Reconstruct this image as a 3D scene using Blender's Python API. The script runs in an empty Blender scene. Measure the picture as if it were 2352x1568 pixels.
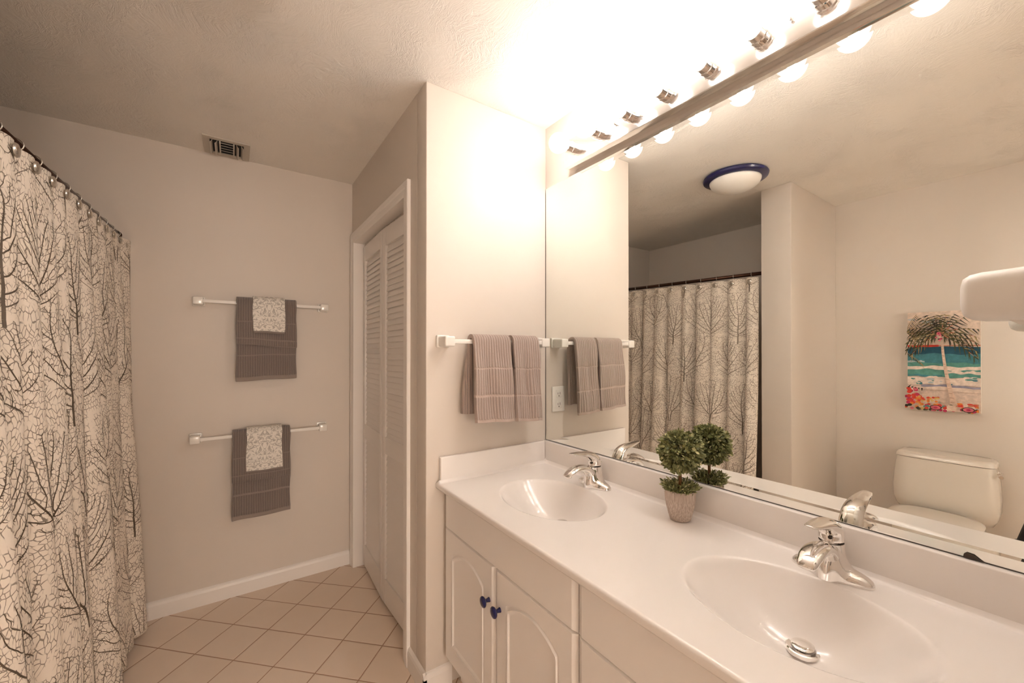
import bpy, bmesh, math, random
from mathutils import Vector, Matrix
C = bpy.context.scene.collection
S = bpy.context.scene
PI = math.pi
random.seed(7)

# ------------------------------------------------------------------ camera
cam = bpy.data.cameras.new('camera'); co = bpy.data.objects.new('camera', cam); C.objects.link(co)
co.location = (0, 0, 1.36)
co.rotation_euler = (PI/2 + .0048, 0, -.6039)
cam.sensor_width = 36; cam.lens = 36*927.5/2352
cam.shift_y = (802.4-784)/2352
cam.clip_start = .01
S.camera = co

# ------------------------------------------------------------------ world, light, exposure
w = bpy.data.worlds.new('world'); S.world = w; w.use_nodes = True
w.node_tree.nodes['Background'].inputs[0].default_value = (.75, .87, 1, 1)
w.node_tree.nodes['Background'].inputs[1].default_value = 1.2
S.view_settings.view_transform = 'Standard'; S.view_settings.look = 'None'
S.view_settings.exposure = 0.19; S.view_settings.gamma = 1; S.view_settings.use_curve_mapping = False
S.cycles.use_denoising = True
S.cycles.max_bounces = 14; S.cycles.diffuse_bounces = 8; S.cycles.glossy_bounces = 8
S.cycles.sample_clamp_indirect = 80
BULB = 46.0; BULB_COL = (1, .925, .875)
DAY = 3.0; DAY_COL = (.88, .94, 1); HALL_FILL_COL = (1, .95, .86); END_FILL_COL = (1, .86, .73)
HALL_FILL = 350.0; END_FILL = 95.0  # strength of the two added fill lights in the hall
def area_light(name, x, y, z, sx, sz, e, col, rz=0):
    al = bpy.data.lights.new(name, 'AREA'); al.shape = 'RECTANGLE'; al.size = sx; al.size_y = sz; al.energy = e; al.color = col
    ao = bpy.data.objects.new(name, al); C.objects.link(ao); ao.location = (x, y, z); ao.rotation_euler = (PI/2, 0, rz)
area_light('window_daylight', -.70, -1.16, 1.50, .70, .90, DAY, DAY_COL)
area_light('hall_fill_light', 1.31, -2.4, 1.375, 1.6, 1.45, HALL_FILL, HALL_FILL_COL, PI/2)  # added fill light, stands outside the made-up side window
area_light('hall_end_fill_light', .30, -3.83, 1.375, 1.0, 1.2, END_FILL, END_FILL_COL)  # added fill light, stands outside the made-up end window

# room planes
XM, XC, YR, YB, XT, H = 1.247, .631, 1.517, 2.736, -1.193, 2.44
YW, YN = -.045, -1.05        # right end wall of the vanity bay, wall behind the photographer
SX, SY0, SY1 = -.428, 1.102, 1.280
ZC = .832

# ------------------------------------------------------------------ materials
def newmat(name, col=(.8,.8,.8), rough=.5, metal=0, spec=.5, coat=0):
    m = bpy.data.materials.new(name); m.use_nodes = True
    b = m.node_tree.nodes['Principled BSDF']
    b.inputs['Base Color'].default_value = (*col, 1); b.inputs['Roughness'].default_value = rough
    b.inputs['Metallic'].default_value = metal; b.inputs['Specular IOR Level'].default_value = spec
    b.inputs['Coat Weight'].default_value = coat; b.inputs['Coat Roughness'].default_value = .08
    return m
class N:
    """small node-graph helper"""
    def __init__(s, m): s.m = m; s.t = m.node_tree; s.b = s.t.nodes['Principled BSDF']
    def n(s, typ, **kw):
        x = s.t.nodes.new(typ)
        for k, v in kw.items(): setattr(x, k, v)
        return x
    def put(s, inp, v):
        if hasattr(v, 'is_linked') or isinstance(v, bpy.types.NodeSocket): s.t.links.new(v, inp)
        else: inp.default_value = v
    def math(s, op, a, b=0.0, c=0.0, clamp=False):
        x = s.n('ShaderNodeMath', operation=op, use_clamp=clamp)
        s.put(x.inputs[0], a); s.put(x.inputs[1], b); s.put(x.inputs[2], c)
        return x.outputs[0]
    def coord(s, kind='Object'): return s.n('ShaderNodeTexCoord').outputs[kind]
    def mapping(s, v, scale=(1,1,1), rot=(0,0,0), loc=(0,0,0)):
        x = s.n('ShaderNodeMapping'); s.put(x.inputs[0], v)
        x.inputs['Scale'].default_value = scale; x.inputs['Rotation'].default_value = rot; x.inputs['Location'].default_value = loc
        return x.outputs[0]
    def noise(s, v, scale, detail=3, rough=.5, dist=0, out=0):
        x = s.n('ShaderNodeTexNoise'); s.put(x.inputs['Vector'], v)
        x.inputs['Scale'].default_value = scale; x.inputs['Detail'].default_value = detail
        x.inputs['Roughness'].default_value = rough; x.inputs['Distortion'].default_value = dist
        return x.outputs[out]
    def voro(s, v, scale, feature='DISTANCE_TO_EDGE', dims='3D', rnd=1.0, out='Distance'):
        x = s.n('ShaderNodeTexVoronoi', feature=feature, voronoi_dimensions=dims); s.put(x.inputs['Vector'], v)
        s.put(x.inputs['Scale'], scale); x.inputs['Randomness'].default_value = rnd
        return x.outputs[out]
    def ramp(s, f, a, b, smooth=True):
        x = s.n('ShaderNodeMapRange', interpolation_type='SMOOTHSTEP' if smooth else 'LINEAR')
        s.put(x.inputs[0], f); s.put(x.inputs[1], a); s.put(x.inputs[2], b)
        return x.outputs[0]
    def mix(s, f, a, b):
        x = s.n('ShaderNodeMix', data_type='RGBA'); s.put(x.inputs[0], f)
        s.put(x.inputs[6], a if not isinstance(a, tuple) else (*a[:3], 1)); s.put(x.inputs[7], b if not isinstance(b, tuple) else (*b[:3], 1))
        return x.outputs[2]
    def sep(s, v):
        x = s.n('ShaderNodeSeparateXYZ'); s.put(x.inputs[0], v); return x.outputs
    def comb(s, a, b, c=0.0):
        x = s.n('ShaderNodeCombineXYZ'); s.put(x.inputs[0], a); s.put(x.inputs[1], b); s.put(x.inputs[2], c); return x.outputs[0]
    def bump(s, h, strength=.5, dist=.002):
        x = s.n('ShaderNodeBump'); s.put(x.inputs['Height'], h)
        x.inputs['Strength'].default_value = strength; x.inputs['Distance'].default_value = dist
        s.t.links.new(x.outputs[0], s.b.inputs['Normal']); return x
    def color(s, c): s.put(s.b.inputs['Base Color'], c)

def wall_material():
    m = newmat('greige_wall_paint', (.675, .612, .55), .5, spec=.35); g = N(m); v = g.coord()
    g.bump(g.noise(v, 150, 3, .55), .12, .0015); return m
def ceiling_material():
    m = newmat('skip_trowel_ceiling', (.85, .81, .755), .75, spec=.25); g = N(m); v = g.coord()
    warp = g.noise(v, 3.0, 2, .5, 0, 1)
    vm = g.n('ShaderNodeVectorMath', operation='MULTIPLY_ADD'); g.put(vm.inputs[0], warp); vm.inputs[1].default_value = (.5, .5, .5); g.put(vm.inputs[2], v)
    a = g.noise(g.mapping(vm.outputs[0], (36, 16, 10), (0, 0, .5)), 1.0, 5, .6, 1.0)
    b = g.noise(g.mapping(vm.outputs[0], (14, 33, 10), (0, 0, -.3)), 1.0, 5, .6, 1.2)
    ra = g.math('SUBTRACT', 1.0, g.math('ABSOLUTE', g.math('MULTIPLY', g.math('SUBTRACT', a, .5), 9.0)), clamp=True)
    rb = g.math('SUBTRACT', 1.0, g.math('ABSOLUTE', g.math('MULTIPLY', g.math('SUBTRACT', b, .5), 9.0)), clamp=True)
    where = g.math('MULTIPLY_ADD', g.ramp(g.noise(v, 4.5, 2), .40, .62), .7, .3)
    h = g.math('MULTIPLY', g.math('MAXIMUM', ra, g.math('MULTIPLY', rb, .7)), where)
    h2 = g.math('MULTIPLY_ADD', g.noise(v, 110, 3), .3, h)
    g.bump(h2, .75, .0026); return m
def tile_material():
    m = newmat('diagonal_ceramic_tile', (.6, .5, .42), .32, spec=.45); g = N(m)
    x, y, z = g.sep(g.coord())
    p = .2008; r2 = math.sqrt(.5)
    x = g.math('SUBTRACT', x, .287); y = g.math('SUBTRACT', y, 2.451)
    a = g.math('MULTIPLY', g.math('ADD', x, y), r2/p); b = g.math('MULTIPLY', g.math('SUBTRACT', x, y), r2/p)
    def edge(q):
        f = g.math('FRACT', q); return g.math('MINIMUM', f, g.math('SUBTRACT', 1.0, f))
    d = g.math('MINIMUM', edge(a), edge(b))
    tile = g.ramp(d, .008, .014)
    ids = g.comb(g.math('FLOOR', a), g.math('FLOOR', b))
    wn = g.n('ShaderNodeTexWhiteNoise', noise_dimensions='3D'); g.put(wn.inputs['Vector'], ids)
    base = g.mix(wn.outputs[0], (.74, .61, .50), (.785, .655, .545))
    base = g.mix(g.ramp(g.noise(g.coord(), 9, 4), .35, .7), base, (.76, .635, .53))
    g.color(g.mix(tile, (.40, .25, .165), base))
    g.put(g.b.inputs['Roughness'], g.math('MULTIPLY_ADD', tile, -.5, .82))
    g.bump(g.ramp(d, .004, .03), .5, .002); return m
def terry_material(name, c0, c1, rib, pitch, bandmix=.45):
    m = newmat(name, c0, .95, spec=.1); g = N(m)
    u, v, _ = g.sep(g.coord('UV'))
    at = g.n('ShaderNodeAttribute', attribute_name='band').outputs['Fac']
    wob = g.math('MULTIPLY', g.math('SUBTRACT', g.noise(g.coord(), 12, 2), .5), .004)
    s = g.math('SINE', g.math('MULTIPLY', g.math('ADD', u, wob), 2*PI/pitch))
    s = g.math('MULTIPLY_ADD', s, .5, .5)
    s = g.math('POWER', s, .6)
    fuzz = g.noise(g.coord(), 420, 3, .7)
    h = g.math('MULTIPLY', s, g.math('SUBTRACT', 1.0, at))
    h = g.math('MULTIPLY_ADD', fuzz, .45, h)
    g.bump(h, rib, .0035)
    rib_shade = g.math('MULTIPLY', g.math('SUBTRACT', 1.0, s), g.math('SUBTRACT', 1.0, at))  # shade in the grooves between ribs, painted into the colour
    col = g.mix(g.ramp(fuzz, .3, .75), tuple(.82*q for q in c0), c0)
    col = g.mix(g.math('MULTIPLY', rib_shade, .55), col, tuple(.5*q for q in c0))
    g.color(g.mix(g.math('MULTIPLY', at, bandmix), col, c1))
    g.b.inputs['Sheen Weight'].default_value = .3; g.b.inputs['Sheen Roughness'].default_value = .6
    return m
def damask_material():
    m = newmat('damask_print_cotton', (.78, .74, .68), .9, spec=.1); g = N(m)
    u, v, _ = g.sep(g.coord('UV'))
    at = g.n('ShaderNodeAttribute', attribute_name='band').outputs['Fac']
    au = g.math('ABSOLUTE', u)
    q = g.comb(au, v)
    a = g.noise(q, 38, 1.2, .4, 1.5)
    d = g.math('ABSOLUTE', g.math('SUBTRACT', a, .5))
    line = g.math('SUBTRACT', 1.0, g.ramp(d, .028, .05))
    b = g.noise(q, 75, 1, .4, .8)
    leaf = g.math('MULTIPLY', g.ramp(b, .57, .62), g.ramp(d, .22, .08))
    f = g.math('MAXIMUM', line, leaf)
    col = g.mix(g.math('MULTIPLY', f, .75), (.80, .76, .70), (.38, .35, .32))
    g.color(g.mix(at, col, (.22, .185, .165)))
    g.bump(g.noise(g.coord(), 600, 2), .3, .001); return m
def curtain_material():
    m = newmat('twig_net_print_fabric', (.8, .74, .66), .75, spec=.25); g = N(m)
    uv = g.coord('UV')
    def warp(v, sc, amp, det=2):
        nz = g.noise(uv, sc, det, .55, 0, 1)
        vm = g.n('ShaderNodeVectorMath', operation='MULTIPLY_ADD'); g.put(vm.inputs[0], nz); vm.inputs[1].default_value = (amp, amp, 0); g.put(vm.inputs[2], v)
        return vm.outputs[0]
    w1 = warp(warp(uv, 4, .16), 30, .012)
    d2 = g.voro(g.mapping(w1, (1.0, .6, 1)), 92.0, dims='2D')
    keep = g.ramp(g.noise(uv, 26, 2), .36, .5)
    f = g.math('MULTIPLY', g.math('SUBTRACT', 1.0, g.ramp(d2, .045, .10)), keep)
    g.color(g.mix(g.math('MULTIPLY', f, .85), (.83, .755, .665), (.22, .18, .145)))
    g.bump(g.noise(uv, 500, 2), .15, .001); return m
def pot_material():
    m = newmat('whitewashed_ribbed_cement', (.6, .5, .43), .85, spec=.2); g = N(m); v = g.coord()
    a = g.noise(g.mapping(v, (620, 620, 14)), 1, 3, .6)
    b = g.noise(v, 90, 4, .6)
    g.color(g.mix(g.ramp(a, .35, .65), (.47, .37, .31), g.mix(g.ramp(b, .4, .7), (.74, .65, .58), (.69, .59, .52))))
    g.bump(a, .6, .002); return m
def leaf_material():
    m = newmat('glossy_boxwood_leaf', (.1, .16, .04), .5, spec=.45); g = N(m)
    t = g.n('ShaderNodeAttribute', attribute_name='tint').outputs['Fac']
    r = g.n('ShaderNodeValToRGB'); g.put(r.inputs[0], t)
    e = r.color_ramp.elements
    e[0].position = 0; e[0].color = (.085, .10, .04, 1); e[1].position = 1; e[1].color = (.72, .68, .38, 1)
    x = e.new(.45); x.color = (.25, .265, .105, 1); x = e.new(.8); x.color = (.43, .44, .20, 1)
    g.color(r.outputs[0]); return m
def brushed_material(name, col, rough):
    m = newmat(name, col, rough, 1.0); g = N(m)
    g.put(g.b.inputs['Roughness'], g.math('MULTIPLY_ADD', g.noise(g.coord(), 80, 2), .08, rough-.04)); return m
def bump_white(name, col, rough, scale=60, s=.04, coat=0):
    m = newmat(name, col, rough, spec=.5, coat=coat); g = N(m); g.bump(g.noise(g.coord(), scale, 2), s, .001); return m
def emit_material(name, col, s):
    m = newmat(name, (1, 1, 1), .3); b = m.node_tree.nodes['Principled BSDF']
    b.inputs['Emission Color'].default_value = (*col, 1); b.inputs['Emission Strength'].default_value = s; return m
FIL = .018
def globe_material():
    m = bpy.data.materials.new('clear_globe_glass'); m.use_nodes = True; t = m.node_tree
    for n in list(t.nodes): t.nodes.remove(n)
    o = t.nodes.new('ShaderNodeOutputMaterial'); tr = t.nodes.new('ShaderNodeBsdfTransparent'); em = t.nodes.new('ShaderNodeEmission')
    em.inputs[0].default_value = (1, .93, .84, 1); em.inputs[1].default_value = 2.0
    mx = t.nodes.new('ShaderNodeMixShader'); mx.inputs[0].default_value = .3
    t.links.new(tr.outputs[0], mx.inputs[1]); t.links.new(em.outputs[0], mx.inputs[2]); t.links.new(mx.outputs[0], o.inputs[0])
    return m
def pane_material():
    m = bpy.data.materials.new('window_glass'); m.use_nodes = True; t = m.node_tree
    for n in list(t.nodes): t.nodes.remove(n)
    o = t.nodes.new('ShaderNodeOutputMaterial'); tr = t.nodes.new('ShaderNodeBsdfTransparent'); gl = t.nodes.new('ShaderNodeBsdfGlossy')
    gl.inputs['Roughness'].default_value = .02; mx = t.nodes.new('ShaderNodeMixShader'); fr = t.nodes.new('ShaderNodeFresnel')
    t.links.new(fr.outputs[0], mx.inputs[0]); t.links.new(tr.outputs[0], mx.inputs[1]); t.links.new(gl.outputs[0], mx.inputs[2]); t.links.new(mx.outputs[0], o.inputs[0])
    return m

M = dict(
    wall=wall_material(), ceiling=ceiling_material(), tile=tile_material(),
    trim=bump_white('white_trim_paint', (.84, .80, .765), .35, 40, .05),
    cab=bump_white('white_thermofoil', (.87, .835, .81), .32, 25, .02),
    marble=bump_white('cultured_marble', (.855, .815, .785), .16, 15, .01, .3),
    chrome=brushed_material('polished_chrome', (.90, .88, .86), .06),
    plate=brushed_material('polished_bar_metal', (.93, .915, .90), .12),
    nickel=brushed_material('brushed_nickel', (.62, .58, .53), .28),
    mirror=newmat('silvered_mirror', (.90, .912, .88), .0, 1.0),
    dark=bump_white('dark_edge', (.05, .035, .025), .5),
    shade=bump_white('painted_recess_shade', (.03, .028, .025), .8),  # near-black colour painting the shade in closet and vent duct
    bronze=brushed_material('dark_bronze_rod', (.075, .04, .028), .3),
    blue=bump_white('cobalt_blue_glaze', (.008, .010, .085), .15, 20, .01, .4),
    bluemetal=bump_white('cobalt_blue_enamel_rim', (.010, .010, .075), .25, 20, .01, .2),
    frost=bump_white('frosted_white_glass', (.86, .83, .78), .3, 20, .01, .1),
    ceramic=bump_white('white_ceramic', (.82, .79, .74), .18, 20, .01, .3),
    plastic=bump_white('white_plastic', (.83, .80, .76), .35, 40, .02),
    porcelain=bump_white('toilet_porcelain', (.74, .69, .625), .12, 10, .005, .4),
    black=bump_white('black_tripod_metal', (.012, .012, .013), .4),
    vent=bump_white('painted_vent_metal', (.55, .50, .43), .45, 60, .05),
    stem=bump_white('brown_topiary_stem', (.22, .105, .04), .7, 200, .4),
    soil=bump_white('dark_moss_soil', (.02, .02, .012), .9, 200, .5),
    leaf=leaf_material(), pot=pot_material(), curtain=curtain_material(), ink=brushed_material('grey_brown_foil_ink', (.25, .21, .17), .5), damask=damask_material(),
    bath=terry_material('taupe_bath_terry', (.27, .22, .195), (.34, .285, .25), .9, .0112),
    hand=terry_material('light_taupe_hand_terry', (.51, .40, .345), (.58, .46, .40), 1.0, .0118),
    bulb=globe_material(), filament=emit_material('lit_filament', BULB_COL, BULB*(.0405/FIL)**2), pane=pane_material(),
)

# ------------------------------------------------------------------ mesh helpers
def link(o, parent=None):
    C.objects.link(o)
    if parent is not None: o.parent = parent
    return o
def wloc(o):
    v = Vector((0, 0, 0))
    while o is not None: v = v + o.location; o = o.parent
    return v
def mobj(name, verts, faces, mat, parent=None, smooth=False, mats=None, fmat=None, uvs=None, attrs=None, origin=None):
    """mesh object from world-space verts"""
    off = wloc(parent) if parent is not None else Vector((0, 0, 0))
    loc = Vector(origin) - off if origin is not None else Vector((0, 0, 0))
    off = off + loc
    me = bpy.data.meshes.new(name)
    me.from_pydata([tuple(Vector(v)-off) for v in verts], [], faces)
    for q in (mats or [mat]): me.materials.append(q)
    if fmat: me.polygons.foreach_set('material_index', fmat)
    if smooth: me.polygons.foreach_set('use_smooth', [True]*len(me.polygons))
    if uvs:
        l = me.uv_layers.new(name='UVMap')
        for lp in me.loops: l.data[lp.index].uv = uvs[lp.vertex_index]
    for k, vals in (attrs or {}).items():
        a = me.attributes.new(k, 'FLOAT', 'POINT'); a.data.foreach_set('value', vals)
    me.update()
    o = bpy.data.objects.new(name, me); o.location = loc
    return link(o, parent)
class MB:
    def __init__(s): s.v = []; s.f = []; s.m = []
    def add(s, v, f, mi=0):
        n = len(s.v); s.v += [tuple(q) for q in v]; s.f += [[i+n for i in x] for x in f]; s.m += [mi]*len(f); return s
    def box(s, a, b, mi=0, bev=0):
        x0, y0, z0 = (min(a[i], b[i]) for i in range(3)); x1, y1, z1 = (max(a[i], b[i]) for i in range(3))
        bm = bmesh.new(); bmesh.ops.create_cube(bm, size=1)
        for q in bm.verts: q.co = Vector((x0+(q.co.x+.5)*(x1-x0), y0+(q.co.y+.5)*(y1-y0), z0+(q.co.z+.5)*(z1-z0)))
        if bev: bmesh.ops.bevel(bm, geom=bm.edges[:], offset=bev, segments=3, profile=.5, affect='EDGES')
        bm.verts.index_update()
        s.add([q.co.copy() for q in bm.verts], [[q.index for q in f.verts] for f in bm.faces], mi); bm.free(); return s
    def rings(s, rings, mi=0, cap0=True, cap1=True, closed=True):
        n = len(rings[0]); v = [p for r in rings for p in r]; f = []
        for i in range(len(rings)-1):
            for j in range(n if closed else n-1):
                k = (j+1) % n
                f.append([i*n+j, i*n+k, (i+1)*n+k, (i+1)*n+j])
        if cap0: f.append(list(range(n))[::-1])
        if cap1: f.append([(len(rings)-1)*n+j for j in range(n)])
        return s.add(v, f, mi)
    def lathe(s, prof, c, axis='z', n=32, mi=0, sy=1.0):
        """prof: (radius, along); axis z, -x, +y, -z"""
        R = []
        for r, h in prof:
            ring = []
            for j in range(n):
                a = 2*PI*j/n; p, q = r*math.cos(a), r*math.sin(a)*sy
                ring.append({'z': (p, q, h), '-x': (-h, p, q), 'y': (p, h, q), '-y': (p, -h, q), 'x': (h, p, q)}[axis])
            R.append([(c[0]+x, c[1]+y, c[2]+z) for x, y, z in ring])
        return s.rings(R, mi)
    def tube(s, pts, r, n=10, mi=0, closed=False):
        pts = [Vector(p) for p in pts]; R = []; m = len(pts)
        up = None
        for i, p in enumerate(pts):
            a = pts[(i-1) % m] if (closed or i > 0) else p; b = pts[(i+1) % m] if (closed or i < m-1) else p
            t = (b-a).normalized()
            if up is None: up = t.orthogonal().normalized()
            up = (up - t*up.dot(t)).normalized(); sd = t.cross(up)
            rr = r[i] if isinstance(r, (list, tuple)) else r
            R.append([p + up*rr*math.cos(2*PI*j/n) + sd*rr*math.sin(2*PI*j/n) for j in range(n)])
        if closed: R.append(R[0]); return s.rings(R, mi, False, False)
        return s.rings(R, mi)
    def obj(s, name, mat, parent=None, smooth=False, mats=None, **k):
        o = mobj(name, s.v, s.f, mat, parent, smooth, mats, s.m if mats else None, **k)
        fix(o); return o
def fix(o):
    bm = bmesh.new(); bm.from_mesh(o.data); bmesh.ops.recalc_face_normals(bm, faces=bm.faces[:]); bm.to_mesh(o.data); bm.free()
def autosmooth(o, deg=35):
    me = o.data; bm = bmesh.new(); bm.from_mesh(me)
    for e in bm.edges: e.smooth = (len(e.link_faces) == 2 and e.calc_face_angle(0) < math.radians(deg))
    for f in bm.faces: f.smooth = True
    bm.to_mesh(me); bm.free(); return o
def box(name, a, b, mat, parent=None, bev=0, **k):
    o = MB().box(a, b, 0, bev).obj(name, mat, parent, **k)
    if bev: autosmooth(o, 50)
    return o
def tag(o, label, cat, group=None):
    o['label'] = label; o['category'] = cat
    if group: o['group'] = group
    return o
def thing(name, loc, label, cat, group=None):
    o = bpy.data.objects.new(name, None); o.location = loc; o.empty_display_size = .05; C.objects.link(o)
    return tag(o, label, cat, group)
def struct(o, label=None):
    o['kind'] = 'structure'
    return o
def copy_tree(o, parent=None):
    c = o.copy(); C.objects.link(c)
    if parent is not None: c.parent = parent
    for ch in list(o.children): copy_tree(ch, c)
    return c
def sellip(cx, cy, z, a, b, e=2.0, n=40):
    R = []
    for j in range(n):
        t = 2*PI*j/n; c, s_ = math.cos(t), math.sin(t)
        R.append((cx+a*math.copysign(abs(c)**(2/e), c), cy+b*math.copysign(abs(s_)**(2/e), s_), z))
    return R

# ------------------------------------------------------------------ room shell
T = .1
struct(box('floor', (XT-T, YN-T, -.06), (XM+T, YB+T, 0), M['tile']))
struct(box('ceiling', (XT-T, YN-T, H), (XM+T, YB+T, H+.06), M['ceiling']))
struct(box('wall_back', (XT-T, YB, 0), (XM+T, YB+T, H), M['wall']))
struct(box('wall_left', (XT-T, YN, 0), (XT, YB, H), M['wall']))
struct(box('wall_mirror', (XM, YW, 0), (XM+T, YB, H), M['wall']))
struct(box('wall_alcove', (XC, YR, 0), (XM, YR+.1, H), M['wall'], bev=.004))
struct(box('wall_right', (XC, YN, 0), (XM, YW, H), M['wall'], bev=.004))
struct(box('wall_stub', (XT, SY0, 0), (SX, SY1, H), M['wall'], bev=.004))
OY0, OY1, OZ = 1.752, 2.662, 2.045      # closet opening
b = MB().box((XC, YR+.1, 0), (XC+.1, OY0-.012, H)).box((XC, OY1+.012, 0), (XC+.1, YB, H)).box((XC, OY0-.012, OZ+.012), (XC+.1, OY1+.012, H))
struct(b.obj('wall_closet', M['wall']))
# wall behind the photographer: a window on the toilet side, an added doorway to a made-up fill-light hall on the right
WX0, WX1, WZ0, WZ1 = -1.05, -.35, 1.05, 1.95
DX0, DX1, DZ = -.06, .62, 2.03
b = MB().box((XT, YN-T, 0), (WX0, YN, H)).box((WX1, YN-T, 0), (DX0, YN, H)).box((DX1, YN-T, 0), (XM, YN, H)).box((DX0, YN-T, DZ), (DX1, YN, H)).box((WX0, YN-T, 0), (WX1, YN, WZ0)).box((WX0, YN-T, WZ1), (WX1, YN, H))
struct(b.obj('wall_near', M['wall']))
b = MB()
for y0, y1 in ((YN, YN+.016), (YN-T-.016, YN-T)):
    b.box((DX0-.06, y0, 0), (DX0, y1, DZ+.06)).box((DX1, y0, 0), (DX1+.01, y1, DZ+.06)).box((DX0, y0, DZ), (DX1, y1, DZ+.06))
struct(b.obj('trim_3', M['trim']))
HX_0, HX_1, HY = -.75, 1.15, -3.7  # unseen hall, added only to send fill light through the doorway
struct(box('floor_fill_hall', (HX_0-T, HY-T, -.06), (HX_1+T, YN-T, 0), M['tile']))
struct(box('ceiling_fill_hall', (HX_0-T, HY-T, H), (HX_1+T, YN-T, H+.06), M['ceiling']))
struct(box('wall_fill_hall_left', (HX_0-T, HY, 0), (HX_0, YN-T, H), M['wall']))
def window(name, a0, a1, z0, z1, at, side=False):
    """framed pane in a wall; along x at y=at, or along y at x=at when side"""
    def P(u, d, z): return (at+d, u, z) if side else (u, at-d, z)
    wn = bpy.data.objects.new(name, None); wn.location = P((a0+a1)/2, 0, z0); C.objects.link(wn); wn['kind'] = 'structure'
    b = MB(); zm = (z0+z1)/2
    for p, q in (((a0, z0), (a0+.05, z1)), ((a1-.05, z0), (a1, z1)), ((a0, z0), (a1, z0+.05)), ((a0, z1-.05), (a1, z1)), ((a0, zm-.02), (a1, zm+.02))):
        b.box(P(p[0], .07, p[1]), P(q[0], .03, q[1]))
    b.obj('window_frame', M['trim'], wn)
    box('pane', P(a0+.04, .052, z0+.04), P(a1-.04, .048, z1-.04), M['pane'], wn)
window('window_1', WX0, WX1, WZ0, WZ1, YN)
VY0, VY1, VZ0, VZ1 = -3.2, -1.6, .65, 2.1
b = MB().box((HX_1, HY, 0), (HX_1+T, VY0, H)).box((HX_1, VY1, 0), (HX_1+T, YN-T, H)).box((HX_1, VY0, 0), (HX_1+T, VY1, VZ0)).box((HX_1, VY0, VZ1), (HX_1+T, VY1, H))
struct(b.obj('wall_fill_hall_right', M['wall']))
window('fill_window_2', VY0, VY1, VZ0, VZ1, HX_1, True)  # made-up window, added for the side fill light
UX0, UX1, UZ0, UZ1 = -.2, .8, .77, 1.98
b = MB().box((HX_0, HY-T, 0), (UX0, HY, H)).box((UX1, HY-T, 0), (HX_1, HY, H)).box((UX0, HY-T, 0), (UX1, HY, UZ0)).box((UX0, HY-T, UZ1), (UX1, HY, H))
struct(b.obj('wall_fill_hall_end', M['wall']))
window('fill_window_3', UX0, UX1, UZ0, UZ1, HY)  # made-up window, added for the end fill light

def baseboard(name, a, b, nx, ny):
    """profiled skirting from a to b (xy), projecting along (nx,ny)"""
    pr = [(0, 0), (.013, 0), (.013, .066), (.010, .078), (.006, .084), (0, .088)]
    R = [[(p[0]+nx*d, p[1]+ny*d, z) for d, z in pr] for p in (a, b)]
    struct(MB().rings(R).obj(name, M['trim']))
baseboard('baseboard_back', (XT, YB), (XC-.016, YB), 0, -1)
baseboard('baseboard_alcove', (XC-.013, YR), (.74, YR), 0, -1)
baseboard('baseboard_closet', (XC, YR-.013), (XC, OY0-.062), -1, 0)
baseboard('baseboard_left', (XT, YN), (XT, SY0), 1, 0)
baseboard('baseboard_stub', (XT, SY0), (SX, SY0), 0, -1)

# closet casing
CW_ = .062; xo = XC-.016
b = MB()
def casing_leg(y0, y1):
    s_ = 1 if y1 > y0 else -1     # y0 = inner edge, y1 = outer edge
    pr = [(y0, 0), (y0, -.009), (y0+s_*.008, -.011), (y0+s_*.030, -.0125), (y0+s_*.036, -.0155), (y1-s_*.004, -.016), (y1, -.014), (y1, 0)]
    return pr
for y0, y1 in ((OY0, OY0-CW_), (OY1, OY1+CW_)):
    pr = casing_leg(y0, y1)
    lo = [(XC+d, y, 0) for y, d in pr]
    hi = [(XC+d, y, OZ+abs(y-y0)) for y, d in pr]
    b.rings([lo, hi])
pr = casing_leg(OZ, OZ+CW_)
b.rings([[(XC+d, OY0-(z-OZ), z) for z, d in pr], [(XC+d, OY1+(z-OZ), z) for z, d in pr]])
struct(b.obj('trim_1', M['trim']))
b = MB().box((XC, OY0-.012, 0), (XC+.1, OY0, OZ+.012)).box((XC, OY1, 0), (XC+.1, OY1+.012, OZ+.012)).box((XC, OY0, OZ), (XC+.1, OY1, OZ+.012))
struct(b.obj('trim_2', M['trim']))

# bifold louvred closet door
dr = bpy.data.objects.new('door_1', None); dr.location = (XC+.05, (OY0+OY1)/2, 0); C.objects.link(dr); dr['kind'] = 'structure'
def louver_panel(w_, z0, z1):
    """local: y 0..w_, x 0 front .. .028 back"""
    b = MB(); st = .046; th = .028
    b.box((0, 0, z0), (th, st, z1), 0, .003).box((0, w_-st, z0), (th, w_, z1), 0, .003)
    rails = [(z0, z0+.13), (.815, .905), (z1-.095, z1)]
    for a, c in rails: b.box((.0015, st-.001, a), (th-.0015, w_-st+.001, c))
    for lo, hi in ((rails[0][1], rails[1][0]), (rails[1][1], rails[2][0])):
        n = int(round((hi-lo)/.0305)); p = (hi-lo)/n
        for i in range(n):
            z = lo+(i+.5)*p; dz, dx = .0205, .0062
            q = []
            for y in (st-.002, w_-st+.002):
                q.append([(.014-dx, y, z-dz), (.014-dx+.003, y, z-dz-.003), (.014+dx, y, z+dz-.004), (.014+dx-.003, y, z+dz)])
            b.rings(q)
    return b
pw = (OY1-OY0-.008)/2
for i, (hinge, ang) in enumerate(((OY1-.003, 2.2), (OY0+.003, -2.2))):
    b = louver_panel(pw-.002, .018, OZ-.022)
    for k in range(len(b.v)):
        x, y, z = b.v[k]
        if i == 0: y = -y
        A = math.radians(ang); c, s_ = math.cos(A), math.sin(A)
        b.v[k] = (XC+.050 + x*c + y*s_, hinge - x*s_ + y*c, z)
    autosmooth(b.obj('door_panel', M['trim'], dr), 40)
box('track', (XC+.055, OY0+.001, OZ-.016), (XC+.080, OY1-.001, OZ-.0005), M['nickel'], dr)
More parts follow.
